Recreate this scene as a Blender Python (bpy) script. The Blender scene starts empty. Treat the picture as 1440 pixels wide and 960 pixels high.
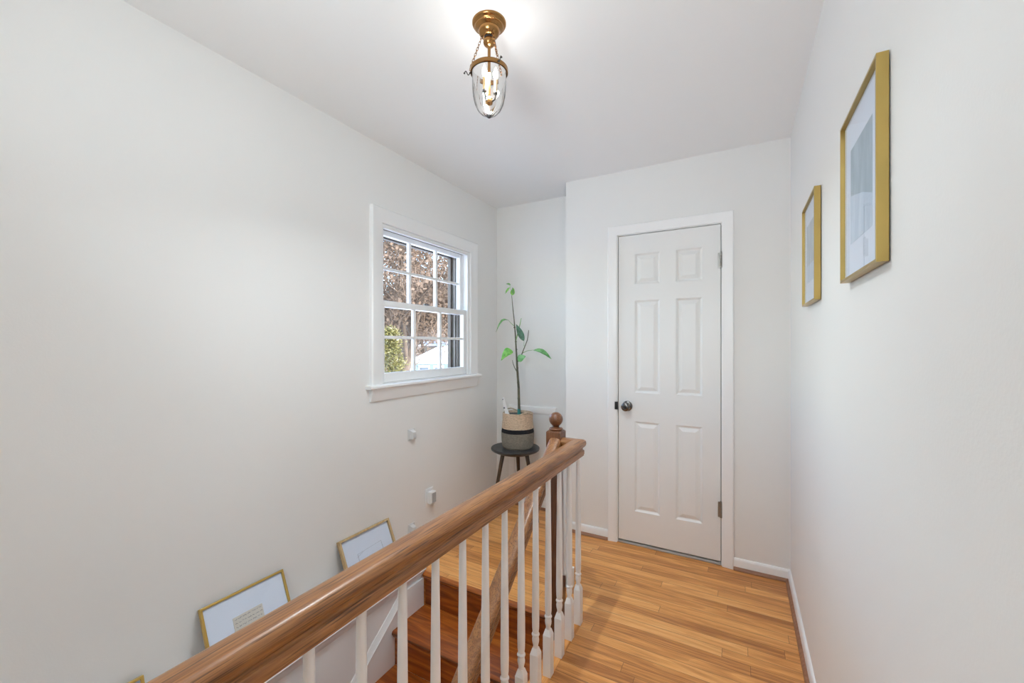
import bpy, math, random
from mathutils import Vector, Matrix
PI = math.pi
sc = bpy.context.scene
COL = sc.collection

# ------------------------------------------------------------------ helpers
ORI = {}
def tag(o, label=None, cat=None, group=None, kind=None):
    if label: o['label'] = label
    if cat: o['category'] = cat
    if group: o['group'] = group
    if kind: o['kind'] = kind
    return o
def empty(name, loc, label=None, cat=None, group=None, kind=None, rot=(0, 0, 0)):
    o = bpy.data.objects.new(name, None); COL.objects.link(o)
    o.location = loc; o.rotation_euler = rot; o.empty_display_size = 0.05
    ORI[o.name] = Vector(loc) if rot == (0, 0, 0) else Vector((0, 0, 0))
    return tag(o, label, cat, group, kind)
class MB:
    """collects shapes; build() links them as ONE mesh object"""
    def __init__(s): s.v = []; s.f = []; s.m = []; s.cur = 0
    def _add(s, vs, fs):
        n = len(s.v); s.v += [tuple(v) for v in vs]
        for f in fs: s.f.append(tuple(i + n for i in f)); s.m.append(s.cur)
        return s
    def box(s, a, b):
        x0, y0, z0 = a; x1, y1, z1 = b
        x0, x1 = min(x0, x1), max(x0, x1); y0, y1 = min(y0, y1), max(y0, y1); z0, z1 = min(z0, z1), max(z0, z1)
        vs = [(x0,y0,z0),(x1,y0,z0),(x1,y1,z0),(x0,y1,z0),(x0,y0,z1),(x1,y0,z1),(x1,y1,z1),(x0,y1,z1)]
        return s._add(vs, [(0,3,2,1),(4,5,6,7),(0,1,5,4),(1,2,6,5),(2,3,7,6),(3,0,4,7)])
    def frus(s, c, z0, z1, w0, w1):
        x, y = c; a, b = w0/2, w1/2
        vs = [(x-a,y-a,z0),(x+a,y-a,z0),(x+a,y+a,z0),(x-a,y+a,z0),(x-b,y-b,z1),(x+b,y-b,z1),(x+b,y+b,z1),(x-b,y+b,z1)]
        return s._add(vs, [(0,3,2,1),(4,5,6,7),(0,1,5,4),(1,2,6,5),(2,3,7,6),(3,0,4,7)])
    def lathe(s, c, prof, n=24, axis=Vector((0,0,1)), cap=True):
        """prof: list of (r, h) along axis from point c"""
        c = Vector(c); axis = Vector(axis).normalized()
        u = axis.orthogonal().normalized(); w = axis.cross(u)
        vs = []; fs = []
        for r, h in prof:
            for k in range(n):
                a = 2*PI*k/n
                vs.append(c + axis*h + (u*math.cos(a) + w*math.sin(a))*max(r, 1e-5))
        for i in range(len(prof)-1):
            for k in range(n):
                k2 = (k+1) % n
                fs.append((i*n+k, i*n+k2, (i+1)*n+k2, (i+1)*n+k))
        if cap:
            fs.append(tuple(range(n-1, -1, -1))); fs.append(tuple(range((len(prof)-1)*n, len(prof)*n)))
        return s._add(vs, fs)
    def tube(s, pts, rad, n=8, closed=False):
        pts = [Vector(p) for p in pts]
        if not hasattr(rad, '__len__'): rad = [rad]*len(pts)
        N = len(pts); vs = []; fs = []
        prev = None
        for i, p in enumerate(pts):
            if closed: t = pts[(i+1) % N] - pts[i-1]
            else: t = pts[min(i+1, N-1)] - pts[max(i-1, 0)]
            t.normalize()
            if prev is None: u = t.orthogonal().normalized()
            else:
                u = prev - t*prev.dot(t)
                u = u.normalized() if u.length > 1e-6 else t.orthogonal().normalized()
            prev = u; w = t.cross(u)
            for k in range(n):
                a = 2*PI*k/n; vs.append(p + (u*math.cos(a) + w*math.sin(a))*rad[i])
        for i in range(N if closed else N-1):
            j = (i+1) % N
            for k in range(n):
                k2 = (k+1) % n; fs.append((i*n+k, i*n+k2, j*n+k2, j*n+k))
        if not closed:
            fs.append(tuple(range(n-1, -1, -1))); fs.append(tuple(range((N-1)*n, N*n)))
        return s._add(vs, fs)
    def sphere(s, c, r, n=24, m=14):
        prof = [(r*math.sin(PI*i/m), -r*math.cos(PI*i/m)) for i in range(m+1)]
        return s.lathe(c, prof, n, cap=False)
    def rings(s, rings, cap=True):
        """list of equally long closed loops of points"""
        n = len(rings[0]); vs = [p for r in rings for p in r]; fs = []
        for i in range(len(rings)-1):
            for k in range(n):
                k2 = (k+1) % n; fs.append((i*n+k, i*n+k2, (i+1)*n+k2, (i+1)*n+k))
        if cap:
            fs.append(tuple(range(n-1, -1, -1))); fs.append(tuple(range((len(rings)-1)*n, len(rings)*n)))
        return s._add(vs, fs)
    def build(s, name, mat, parent=None, bevel=0, smooth=0, kind=None, seg=2, local=False):
        me = bpy.data.meshes.new(name)
        o = (0, 0, 0)
        if parent is not None and not local: o = ORI.get(parent.name, (0, 0, 0))
        me.from_pydata([(v[0]-o[0], v[1]-o[1], v[2]-o[2]) for v in s.v], [], s.f)
        mats = mat if isinstance(mat, (list, tuple)) else [mat]
        for m in mats: me.materials.append(m)
        for p, mi in zip(me.polygons, s.m): p.material_index = mi
        import bmesh
        bm = bmesh.new(); bm.from_mesh(me); bmesh.ops.recalc_face_normals(bm, faces=bm.faces); bm.to_mesh(me); bm.free()
        if smooth:
            for p in me.polygons: p.use_smooth = True
            me.set_sharp_from_angle(angle=math.radians(smooth))
        ob = bpy.data.objects.new(name, me); COL.objects.link(ob)
        if bevel:
            b = ob.modifiers.new('bevel', 'BEVEL'); b.width = bevel; b.segments = seg; b.limit_method = 'ANGLE'; b.angle_limit = math.radians(40)
            b.harden_normals = False
        if parent is not None:
            ob.parent = parent; ORI[ob.name] = o
        if kind: ob['kind'] = kind
        return ob
def struct(name, mb, mat, parent=None, **k): return mb.build(name, mat, parent, kind=('structure' if parent is None else None), **k)
def mitre_frame(mb, rect, prof, plane):
    """picture-frame style moulding: rect (a0,b0,a1,b1) is the inner opening; prof = [(out, proud)...] closed loop; plane maps (a,b,proud)->xyz"""
    a0, b0, a1, b1 = rect
    cs = [(a0, b0, -1, -1), (a1, b0, 1, -1), (a1, b1, 1, 1), (a0, b1, -1, 1)]
    rings = [[plane(a + sa*o, b + sb*o, d) for o, d in prof] for a, b, sa, sb in cs]
    n = len(prof); vs = [p for r in rings for p in r]; fs = []
    for i in range(4):
        j = (i+1) % 4
        for k in range(n):
            k2 = (k+1) % n; fs.append((i*n+k, i*n+k2, j*n+k2, j*n+k))
    mb._add(vs, fs); return mb

# ------------------------------------------------------------------ materials
def newmat(name):
    m = bpy.data.materials.new(name); m.use_nodes = True
    nt = m.node_tree; b = nt.nodes['Principled BSDF']
    return m, nt, b
def N(nt, t, **k):
    n = nt.nodes.new(t)
    for a, v in k.items():
        if a in n.inputs.keys(): n.inputs[a].default_value = v
        else: setattr(n, a, v)
    return n
def L(nt, a, b): nt.links.new(a, b)
def paint(name, col, rough=0.5, bump=0.02, scale=220, spec=0.5, metal=0.0, var=0.0):
    m, nt, b = newmat(name)
    b.inputs['Base Color'].default_value = (*col, 1); b.inputs['Roughness'].default_value = rough
    b.inputs['Metallic'].default_value = metal; b.inputs['Specular IOR Level'].default_value = spec
    tc = N(nt, 'ShaderNodeTexCoord')
    nz = N(nt, 'ShaderNodeTexNoise'); nz.inputs['Scale'].default_value = scale; nz.inputs['Detail'].default_value = 3
    L(nt, tc.outputs['Object'], nz.inputs['Vector'])
    if bump:
        bp = N(nt, 'ShaderNodeBump'); bp.inputs['Strength'].default_value = bump; bp.inputs['Distance'].default_value = 0.01
        L(nt, nz.outputs['Fac'], bp.inputs['Height']); L(nt, bp.outputs['Normal'], b.inputs['Normal'])
    if var:
        rp = N(nt, 'ShaderNodeValToRGB')
        rp.color_ramp.elements[0].position = .3; rp.color_ramp.elements[1].position = .7
        rp.color_ramp.elements[0].color = (*[c*(1-var) for c in col], 1)
        rp.color_ramp.elements[1].color = (*[min(1, c*(1+var)) for c in col], 1)
        n2 = N(nt, 'ShaderNodeTexNoise'); n2.inputs['Scale'].default_value = scale/6
        L(nt, tc.outputs['Object'], n2.inputs['Vector'])
        L(nt, n2.outputs['Fac'], rp.inputs['Fac']); L(nt, rp.outputs['Color'], b.inputs['Base Color'])
    return m
def vmath(nt, op, a, b=None):
    n = N(nt, 'ShaderNodeVectorMath'); n.operation = op
    if hasattr(a, 'links') or hasattr(a, 'is_output'): L(nt, a, n.inputs[0])
    else: n.inputs[0].default_value = a
    if b is not None:
        if hasattr(b, 'is_output'): L(nt, b, n.inputs[1])
        else: n.inputs[1].default_value = b
    return n.outputs[0]
def smath(nt, op, a, b=None, c=None):
    n = N(nt, 'ShaderNodeMath'); n.operation = op
    for i, x in enumerate((a, b, c)):
        if x is None: continue
        if hasattr(x, 'is_output'): L(nt, x, n.inputs[i])
        else: n.inputs[i].default_value = x
    return n.outputs[0]
def wood(name, axis, tones, planks=None, rough=0.33, coat=0.0, ring=7.0, grain=1.0, rot=None, vary=.5, fig=.30, pore=.50, nb=11.0, dark=.25):
    """axis: 0/1/2 = grain direction in object space. planks=(row_width,len,row_axis) adds strip floor"""
    m, nt, b = newmat(name)
    tc = N(nt, 'ShaderNodeTexCoord'); co = tc.outputs['Object']
    if rot:
        mp = N(nt, 'ShaderNodeMapping'); mp.inputs['Rotation'].default_value = rot; L(nt, co, mp.inputs['Vector']); co = mp.outputs['Vector']
    sep = N(nt, 'ShaderNodeSeparateXYZ'); L(nt, co, sep.inputs[0])
    hashv = None; edge = None
    if planks:
        w, ln, ra = planks
        r = smath(nt, 'DIVIDE', sep.outputs[ra], w); row = smath(nt, 'FLOOR', r)
        wn = N(nt, 'ShaderNodeTexWhiteNoise'); wn.noise_dimensions = '1D'; L(nt, row, wn.inputs['W'])
        off = smath(nt, 'MULTIPLY', wn.outputs['Value'], 7.31)
        q = smath(nt, 'ADD', smath(nt, 'DIVIDE', sep.outputs[axis], ln), off); colm = smath(nt, 'FLOOR', q)
        cb = N(nt, 'ShaderNodeCombineXYZ'); L(nt, row, cb.inputs[0]); L(nt, colm, cb.inputs[1])
        wn2 = N(nt, 'ShaderNodeTexWhiteNoise'); wn2.noise_dimensions = '3D'; L(nt, cb.outputs[0], wn2.inputs['Vector'])
        hashv = wn2.outputs['Value']
        co = vmath(nt, 'ADD', co, vmath(nt, 'MULTIPLY', wn2.outputs['Color'], (13.0, 9.0, 11.0)))
        fr = smath(nt, 'FRACT', r); fq = smath(nt, 'FRACT', q)
        d1 = smath(nt, 'MULTIPLY', smath(nt, 'MINIMUM', fr, smath(nt, 'SUBTRACT', 1.0, fr)), w)
        d2 = smath(nt, 'MULTIPLY', smath(nt, 'MINIMUM', fq, smath(nt, 'SUBTRACT', 1.0, fq)), ln)
        dm = smath(nt, 'MINIMUM', d1, d2)
        mr = N(nt, 'ShaderNodeMapRange'); mr.inputs['From Min'].default_value = 0.0002; mr.inputs['From Max'].default_value = 0.0011
        L(nt, dm, mr.inputs['Value']); edge = mr.outputs['Result']
    sc_ = [1.0, 1.0, 1.0]; sc_[axis] = 0.09
    st = vmath(nt, 'MULTIPLY', co, tuple(sc_))
    # broad figure : distorted bands (cathedral grain)
    n1 = N(nt, 'ShaderNodeTexNoise'); n1.inputs['Scale'].default_value = ring*grain; n1.inputs['Detail'].default_value = 2; n1.inputs['Roughness'].default_value = .45
    L(nt, st, n1.inputs['Vector'])
    bands = smath(nt, 'FRACT', smath(nt, 'MULTIPLY', n1.outputs['Fac'], nb))
    tri = smath(nt, 'ABSOLUTE', smath(nt, 'SUBTRACT', bands, 0.35))
    # fine pores
    sf = [300.0*grain]*3; sf[axis] = 11.0*grain
    n2 = N(nt, 'ShaderNodeTexNoise'); n2.inputs['Scale'].default_value = 1.0; n2.inputs['Detail'].default_value = 4; n2.inputs['Roughness'].default_value = .6
    L(nt, vmath(nt, 'MULTIPLY', co, tuple(sf)), n2.inputs['Vector'])
    sm = [30.0*grain]*3; sm[axis] = 1.2*grain
    n3 = N(nt, 'ShaderNodeTexNoise'); n3.inputs['Scale'].default_value = 1.0; n3.inputs['Detail'].default_value = 3
    L(nt, vmath(nt, 'MULTIPLY', co, tuple(sm)), n3.inputs['Vector'])
    f = smath(nt, 'MULTIPLY', tri, fig)
    f = smath(nt, 'ADD', f, smath(nt, 'MULTIPLY', n2.outputs['Fac'], pore))
    f = smath(nt, 'ADD', f, smath(nt, 'MULTIPLY', n3.outputs['Fac'], 1.13-pore-fig))
    if hashv is not None: f = smath(nt, 'ADD', f, smath(nt, 'MULTIPLY', smath(nt, 'SUBTRACT', hashv, 0.5), vary))
    rp = N(nt, 'ShaderNodeValToRGB'); cr = rp.color_ramp
    pos = [0.22, 0.42, 0.6, 0.82]
    while len(cr.elements) < 4: cr.elements.new(0.5)
    for e, p, t in zip(cr.elements, pos, tones): e.position = p; e.color = (*t, 1)
    L(nt, f, rp.inputs['Fac'])
    colout = rp.outputs['Color']
    sp_ = [430.0*grain]*3; sp_[axis] = 8.0*grain
    n4 = N(nt, 'ShaderNodeTexNoise'); n4.inputs['Scale'].default_value = 1.0; n4.inputs['Detail'].default_value = 2
    L(nt, vmath(nt, 'MULTIPLY', co, tuple(sp_)), n4.inputs['Vector'])
    pm = N(nt, 'ShaderNodeMapRange'); pm.inputs['From Min'].default_value = .54; pm.inputs['From Max'].default_value = .66; pm.inputs['To Max'].default_value = dark
    L(nt, n4.outputs['Fac'], pm.inputs['Value'])
    md = N(nt, 'ShaderNodeMix'); md.data_type = 'RGBA'; L(nt, pm.outputs['Result'], md.inputs[0]); L(nt, colout, md.inputs[6]); md.inputs[7].default_value = (*[c*.35 for c in tones[0]], 1); colout = md.outputs[2]
    if edge is not None:
        mx = N(nt, 'ShaderNodeMix'); mx.data_type = 'RGBA'
        L(nt, edge, mx.inputs[0]); mx.inputs[6].default_value = (0.07, 0.028, 0.01, 1); L(nt, colout, mx.inputs[7]); colout = mx.outputs[2]
    L(nt, colout, b.inputs['Base Color'])
    b.inputs['Roughness'].default_value = rough
    b.inputs['Coat Weight'].default_value = coat; b.inputs['Coat Roughness'].default_value = 0.27
    bp = N(nt, 'ShaderNodeBump'); bp.inputs['Strength'].default_value = 0.12; bp.inputs['Distance'].default_value = 0.002
    L(nt, n2.outputs['Fac'], bp.inputs['Height']); L(nt, bp.outputs['Normal'], b.inputs['Normal'])
    return m
def glassmat(name, tint=(1, 1, 1), refl=1.0, rough=0.0, sym=False):
    m = bpy.data.materials.new(name); m.use_nodes = True; nt = m.node_tree
    nt.nodes.remove(nt.nodes['Principled BSDF']); out = nt.nodes['Material Output']
    tr = N(nt, 'ShaderNodeBsdfTransparent'); tr.inputs['Color'].default_value = (*tint, 1)
    gl = N(nt, 'ShaderNodeBsdfGlossy'); gl.inputs['Roughness'].default_value = rough
    fr = N(nt, 'ShaderNodeFresnel'); fr.inputs['IOR'].default_value = 1.45
    ge = N(nt, 'ShaderNodeNewGeometry')
    fac = smath(nt, 'MULTIPLY', smath(nt, 'MULTIPLY', fr.outputs[0], refl), smath(nt, 'SUBTRACT', 1.0, ge.outputs['Backfacing']))
    if sym:
        lw = N(nt, 'ShaderNodeLayerWeight'); lw.inputs['Blend'].default_value = .28; fac = smath(nt, 'MULTIPLY', lw.outputs['Fresnel'], refl)
    mx = N(nt, 'ShaderNodeMixShader'); L(nt, fac, mx.inputs[0]); L(nt, tr.outputs[0], mx.inputs[1]); L(nt, gl.outputs[0], mx.inputs[2])
    L(nt, mx.outputs[0], out.inputs['Surface']); return m
def emit(name, col, st):
    m, nt, b = newmat(name)
    b.inputs['Base Color'].default_value = (*col, 1); b.inputs['Emission Color'].default_value = (*col, 1); b.inputs['Emission Strength'].default_value = st
    return m

OAK_FLOOR = [(0.36,0.125,0.026), (0.62,0.255,0.062), (0.78,0.36,0.105), (0.90,0.49,0.18)]
OAK_STAIR_SHADED = [(0.085,0.016,0.002), (0.25,0.055,0.006), (0.39,0.102,0.012), (0.52,0.175,0.030)]  # same oak as the floor, with the stairwell shade darkened into its tones
OAK_RAIL  = [(0.085,0.028,0.007), (0.23,0.085,0.022), (0.35,0.145,0.042), (0.46,0.215,0.075)]
OAK_NEWEL = [(0.05,0.016,0.006), (0.12,0.038,0.011), (0.19,0.066,0.020), (0.28,0.115,0.04)]
M = dict(
    wall=paint('wall_paint', (0.82, 0.815, 0.80), .65, .03, 160),
    ceil=paint('ceiling_paint', (0.87, 0.87, 0.87), .8, .03, 120),
    trim=paint('trim_paint', (0.88, 0.88, 0.88), .32, .008, 60),
    door=paint('door_paint', (0.81, 0.81, 0.80), .38, .01, 60),
    bal=paint('baluster_paint', (0.86, 0.86, 0.86), .35, .01, 60),
    plastic=paint('white_plastic', (0.82, 0.82, 0.82), .35, 0, 60),
    catch=paint('grey_white_plastic', (0.66, 0.66, 0.655), .5, 0, 60),
    plastic_grey=paint('grey_plastic', (0.42, 0.42, 0.43), .45, 0, 60),
    floor=wood('oak_strip_floor', 0, OAK_FLOOR, (0.057, 0.85, 1), .36, .06, vary=.34, dark=.3),
    tread=wood('oak_tread_shaded', 0, OAK_STAIR_SHADED, (0.119, 2.6, 1), .36, .06, ring=9, vary=.2, fig=.4, pore=.35),
    riser=wood('oak_riser_shaded', 0, OAK_STAIR_SHADED, None, .38, .06, ring=9, fig=.4, pore=.35),
    edge=wood('oak_border', 1, OAK_FLOOR, None, .34, .15),
    shoe=wood('oak_shoe', 0, [(0.20,0.08,0.04),(0.27,0.12,0.06),(0.34,0.16,0.085),(0.42,0.22,0.12)], None, .4, .1),
    rail=wood('oak_handrail', 1, OAK_RAIL, None, .40, .40, ring=12, fig=.22, pore=.55, nb=14.0, dark=.75),
    railx=wood('oak_handrail_return', 0, OAK_RAIL, None, .40, .40, ring=12, fig=.22, pore=.55, nb=14.0, dark=.75),
    newel=wood('oak_newel', 2, OAK_NEWEL, None, .32, .3, ring=14, dark=.6),
    ball=wood('oak_ball', 1, OAK_NEWEL, None, .28, .4, ring=26, dark=.6),
    brass=paint('antique_brass', (0.34, 0.175, 0.062), .24, 0.0, 60, metal=1.0),
    brass2=paint('brass_frame', (0.43, 0.30, 0.095), .34, 0.0, 60, metal=0.85, var=.06),
    gold=paint('gold_frame', (0.62, 0.42, 0.12), .32, 0.0, 60, metal=0.85),
    bright_edge=paint('aluminium_edge', (0.75, 0.76, 0.78), .3, 0, 60, metal=.9),
    palewood=wood('pale_wood_frame', 2, [(0.36,0.24,0.11),(0.50,0.34,0.17),(0.58,0.42,0.22),(0.64,0.48,0.28)], None, .4, 0),
    nickel=paint('satin_nickel', (0.15, 0.145, 0.14), .26, 0, 60, metal=1.0),
    darknickel=paint('dark_nickel', (0.12, 0.11, 0.11), .35, 0, 60, metal=.8),
    hinge=paint('hinge_metal', (0.30, 0.29, 0.27), .3, 0, 60, metal=1.0),
    black=paint('black_metal', (0.015, 0.015, 0.015), .4, 0, 60),
    threshold=paint('threshold_metal', (0.42, 0.40, 0.37), .5, .05, 60),
    stooltop=paint('stool_top_stain', (0.045, 0.045, 0.047), .38, .05, 90, var=.25),
    stoolleg=wood('stool_leg_wood', 2, [(0.025,0.014,0.008),(0.05,0.028,0.016),(0.08,0.046,0.026),(0.12,0.07,0.04)], None, .4, .1, ring=16),
    soil=paint('potting_soil', (0.035, 0.022, 0.015), .95, .6, 90, var=.4),
    liner=paint('grey_liner', (0.12, 0.12, 0.11), .6, .1, 60),
    mat=paint('mat_board', (0.78, 0.83, 0.90), .8, .01, 60),
    paper=paint('cream_paper', (0.70, 0.65, 0.55), .9, .02, 60),
    ink=paint('grey_ink', (0.16, 0.17, 0.20), .9, 0, 60),
    inkl=paint('pencil_line', (0.36, 0.37, 0.40), .9, 0, 60),
    backing=paint('frame_backing', (0.03, 0.028, 0.025), .8, 0, 60),
    brown=paint('brown_exterior_trim', (0.14, 0.112, 0.09), .6, .02, 60),
    taupe=paint('taupe_jamb', (0.20, 0.172, 0.15), .6, .02, 60),
    glass=glassmat('window_glass', (.97, .98, .98), .7),
    jar=glassmat('jar_glass', (.97, .97, .97), 1.0, sym=True),
    pglass=glassmat('picture_glass', (.97, .98, 1.0), .8),
    bulbglass=glassmat('bulb_glass', (.98, .95, .9), .9),
    bulb=emit('bulb_glow', (1.0, 0.86, 0.68), 6.0),
    candle=paint('candle_sleeve', (0.62, 0.42, 0.20), .5, 0, 60),
    stem=paint('plant_stem', (0.10, 0.095, 0.058), .6, .2, 160, var=.35),
    stem_green=paint('young_stem', (0.20, 0.38, 0.12), .5, .1, 160, var=.2),
    tie=paint('teal_tie', (0.03, 0.22, 0.20), .5, 0, 60),
    snow=paint('snow', (0.72, 0.74, 0.77), .9, .3, 8),
    siding=paint('pale_siding', (0.20, 0.25, 0.255), .7, .1, 12),
    darkglass=paint('dark_window', (0.10, 0.12, 0.14), .2, 0, 20),
    bark=paint('grey_brown_bark', (0.095, 0.068, 0.050), .9, .3, 18, var=.3),
    twig=paint('brown_dead_leaves', (0.125, 0.085, 0.060), .9, 0, 5, var=.35),
    fill_white=emit('fill_globe_glow', (1.0, 0.95, 0.88), 1.2),  # glow of the added fill globes
)
def leafmat(name, c1, c2):
    m, nt, b = newmat(name)
    tc = N(nt, 'ShaderNodeTexCoord'); nz = N(nt, 'ShaderNodeTexNoise'); nz.inputs['Scale'].default_value = 35
    L(nt, tc.outputs['Object'], nz.inputs['Vector'])
    rp = N(nt, 'ShaderNodeValToRGB'); rp.color_ramp.elements[0].position = .35; rp.color_ramp.elements[1].position = .68
    rp.color_ramp.elements[0].color = (*c1, 1); rp.color_ramp.elements[1].color = (*c2, 1)
    L(nt, nz.outputs['Fac'], rp.inputs['Fac']); L(nt, rp.outputs['Color'], b.inputs['Base Color'])
    b.inputs['Roughness'].default_value = .35
    b.inputs['Subsurface Weight'].default_value = 0.0
    return m
M['leaf_bright'] = leafmat('bright_leaf', (0.10,0.34,0.04), (0.27,0.58,0.12))
M['leaf_mid'] = leafmat('mid_leaf', (0.07,0.24,0.06), (0.20,0.44,0.16))
M['leaf_dark'] = leafmat('dark_leaf', (0.025,0.09,0.05), (0.08,0.20,0.12))
M['needle'] = leafmat('conifer_needles', (0.085,0.078,0.018), (0.21,0.185,0.062))

P_GLOBE, P_UP, P_SPOT, P_CH, SKY, SUN = 0.6, 47, 9.9, 17, 1.2, 11.2  # powers of the added fill lights, then sky and sun
# ------------------------------------------------------------------ dimensions (metres, camera 1.31 m above the hall floor)
CE = 2.455          # ceiling
XR = 0.244          # right wall
XL = -1.80          # left wall
XP = -1.605         # face of the low ledge beside the stairs
YD = 2.738          # wall with the door
YA = 2.985          # back of the alcove
XC = -1.080         # corner of the door wall
XS = -0.700         # hall edge of the stairwell
YN = 1.815          # nosing of the top step
YB = -3.0           # wall behind the camera
ZL = -2.62          # floor downstairs
WY0, WY1, WZ0, WZ1 = 1.70, 2.585, 1.082, 2.005      # window opening
RISE, RUN = 0.187, 0.239

# ------------------------------------------------------------------ room shell
mb = MB()
mb.box((XL, YN+.03, -0.20), (XR+.12, YA+.1, 0))
mb.box((XS+.048, YB, -0.20), (XR+.12, YN+.03, 0)).box((XS, YB, -0.20), (XS+.048, YN+.03, -.022))
struct('floor', mb, M['floor'])
struct('trim_5', MB().box((XS-.024, YB, -.022), (XS+.0475, YN+.03, 0.0005)), M['edge'], bevel=.006)
struct('ceiling', MB().box((XL-.2, YB-.1, CE), (XR+.15, YA+.1, CE+.1)), M['ceil'])
mb = MB()       # left wall with its window opening, standing 0.2 m back from the stairwell below
mb.box((XL-.2, YB-.1, ZL), (XL, WY0, CE)).box((XL-.2, WY1, -0.2), (XL, YA+.1, CE))
mb.box((XL-.2, WY0, ZL), (XL, WY1, WZ0)).box((XL-.2, WY0, WZ1), (XL, WY1, CE))
struct('wall_left', mb, M['wall'])
struct('wall_right', MB().box((XR, YB-.1, ZL), (XR+.12, YD+.1, CE)), M['wall'])
mb = MB()
DX0, DX1, DZ = -0.712, -0.098, 2.028
mb.box((XC, YD, 0), (DX0-.012, YD+.11, CE)).box((DX1+.012, YD, 0), (XR+.12, YD+.11, CE)).box((DX0-.012, YD, DZ+.012), (DX1+.012, YD+.11, CE))
mb.box((XC, YD+.11, 0), (XC+.1, YA, CE)).box((XC, YD+.2, 0), (XR+.12, YD+.25, CE))
struct('wall_back', mb, M['wall'])
struct('wall_alcove', MB().box((XL-.2, YA, 0), (XC+.1, YA+.1, CE)), M['wall'])
struct('wall_rear', MB().box((XL-.2, YB-.1, ZL), (XR+.12, YB, CE)), M['wall'])
mb = MB().box((XL, YB, ZL), (XP, YN+.02, -.012))
struct('wall_ledge', mb, M['trim'])
struct('wall_stairwell', MB().box((XS, YB, ZL), (XS+.1, YN+.03, -.20)).box((XP, YN+.03, ZL), (XS, YN+.13, -.2)), M['wall'])
struct('floor_lower', MB().box((XL-.2, YB, ZL-.1), (XR, YN+.13, ZL)), M['floor'])
# cap board on the ledge with a cove under its nose
prof = [(XL, 0.034), (XP+.018, 0.034), (XP+.024, .030), (XP+.026, 0.022), (XP+.022, .014), (XP+.012, 0.012), (XP+.011, -.004), (XP+.006, -.016), (XP, -.028), (XL, -.012)]
struct('trim_1', MB().rings([[(x, y, z) for x, z in prof] for y in (YB, YN+.02)]), M['trim'], smooth=35)
# skirt board running down with the stairs
def nose_z(y): return -(YN - y)/RUN*RISE
sk = []
y0, y1 = YB, 1.70
th = 0.014
mb = MB()
prof = [(0, -.40), (th, -.40), (th, .055), (th+.004, .062), (th-.002, .070), (.003, .098), (0, .100)]
yt = YN - .0
mb.rings([[(XP+o, y, nose_z(y)+z) for o, z in prof] for y in (y0, 1.655)])
mb.box((XP, 1.655, -.40), (XP+th, YN+.012, -.03))
struct('trim_2', mb, M['trim'], smooth=35)

# baseboards and shoe mouldings
bprof = [(0, 0), (.012, 0), (.012, .052), (.008, .062), (.003, .066), (0, .066)]
sprof = [(.0121, 0), (.026, 0), (.025, .007), (.021, .013), (.016, .017), (.0121, .018)]
def base_y(name, x0, x1, y, shoe=True):        # along X, on a wall facing -Y
    b = struct(name, MB().rings([[(x, y-o, z) for o, z in bprof] for x in (x0, x1)]), M['trim'], smooth=50)
    if shoe: MB().rings([[(x, y-o, z) for o, z in sprof] for x in (x0, x1)]).build('shoe_moulding', M['shoe'], b, smooth=60)
    return b
base_y('baseboard_back', DX1+.064, XR, YD)
base_y('baseboard_back_left', XC+.001, DX0-.064, YD)
base_y('baseboard_alcove', XL, XC, YA)
b = struct('baseboard_right', MB().rings([[(XR-o, y, z) for o, z in bprof] for y in (YB, YD)]), M['trim'], smooth=50)
MB().rings([[(XR-o, y, z) for o, z in sprof] for y in (YB, YD)]).build('shoe_moulding', M['shoe'], b, smooth=60)
struct('baseboard_left', MB().rings([[(XL+o, y, z) for o, z in bprof] for y in (YN+.03, YA)]), M['trim'], smooth=50)

# access panel casing low in the alcove
fr = empty('trim_3', (-1.47, YA, 0), kind='structure')
mitre_frame(MB(), (-1.625, .07, -1.31, .757), [(0, 0), (0, .012), (.012, .018), (.05, .016), (.056, 0)], lambda a, b, d: (a, YA-d, b)).build('casing', M['trim'], fr, smooth=30)
MB().box((-1.625, YA-.006, .07), (-1.31, YA, .757)).build('panel', M['door'], fr)

# ------------------------------------------------------------------ door
door = empty('door_1', (-.405, YD, 0), kind='structure')
mb = MB()
fy = YD + .004
dx0, dx1, dz0, dz1 = DX0+.004, DX1-.004, .022, DZ-.004
cx = [(-.603, -.447), (-.351, -.201)]; cz = [(.222, .808), (.995, 1.596), (1.700, 1.899)]
xs = [dx0, *cx[0], *cx[1], dx1]; zs = [dz0, *cz[0], *cz[1], *cz[2], dz1]
for i in range(5):
    for j in range(7):
        if i in (1, 3) and j in (1, 3, 5): continue
        mb._add([(xs[i], fy, zs[j]), (xs[i+1], fy, zs[j]), (xs[i+1], fy, zs[j+1]), (xs[i], fy, zs[j+1])], [(0, 1, 2, 3)])
for a0, a1 in cx:
    for b0, b1 in cz:
        rg = []
        for ins, d in ((0, 0), (.005, .004), (.010, .0085), (.014, .0095), (.018, .0085), (.036, .002), (.038, .0015)):
            rg.append([(a0+ins, fy+d, b0+ins), (a1-ins, fy+d, b0+ins), (a1-ins, fy+d, b1-ins), (a0+ins, fy+d, b1-ins)])
        for q in range(len(rg)-1):
            mb._add(rg[q]+rg[q+1], [(k, (k+1) % 4, 4+(k+1) % 4, 4+k) for k in range(4)])
        mb._add(rg[-1], [(0, 1, 2, 3)])
bk = fy+.035
mb._add([(dx0, fy, dz0), (dx1, fy, dz0), (dx1, fy, dz1), (dx0, fy, dz1), (dx0, bk, dz0), (dx1, bk, dz0), (dx1, bk, dz1), (dx0, bk, dz1)],
        [(4, 7, 6, 5), (0, 1, 5, 4), (1, 2, 6, 5), (2, 3, 7, 6), (3, 0, 4, 7)])
slab = mb.build('door_slab', M['door'], door)
mb = MB()
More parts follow.
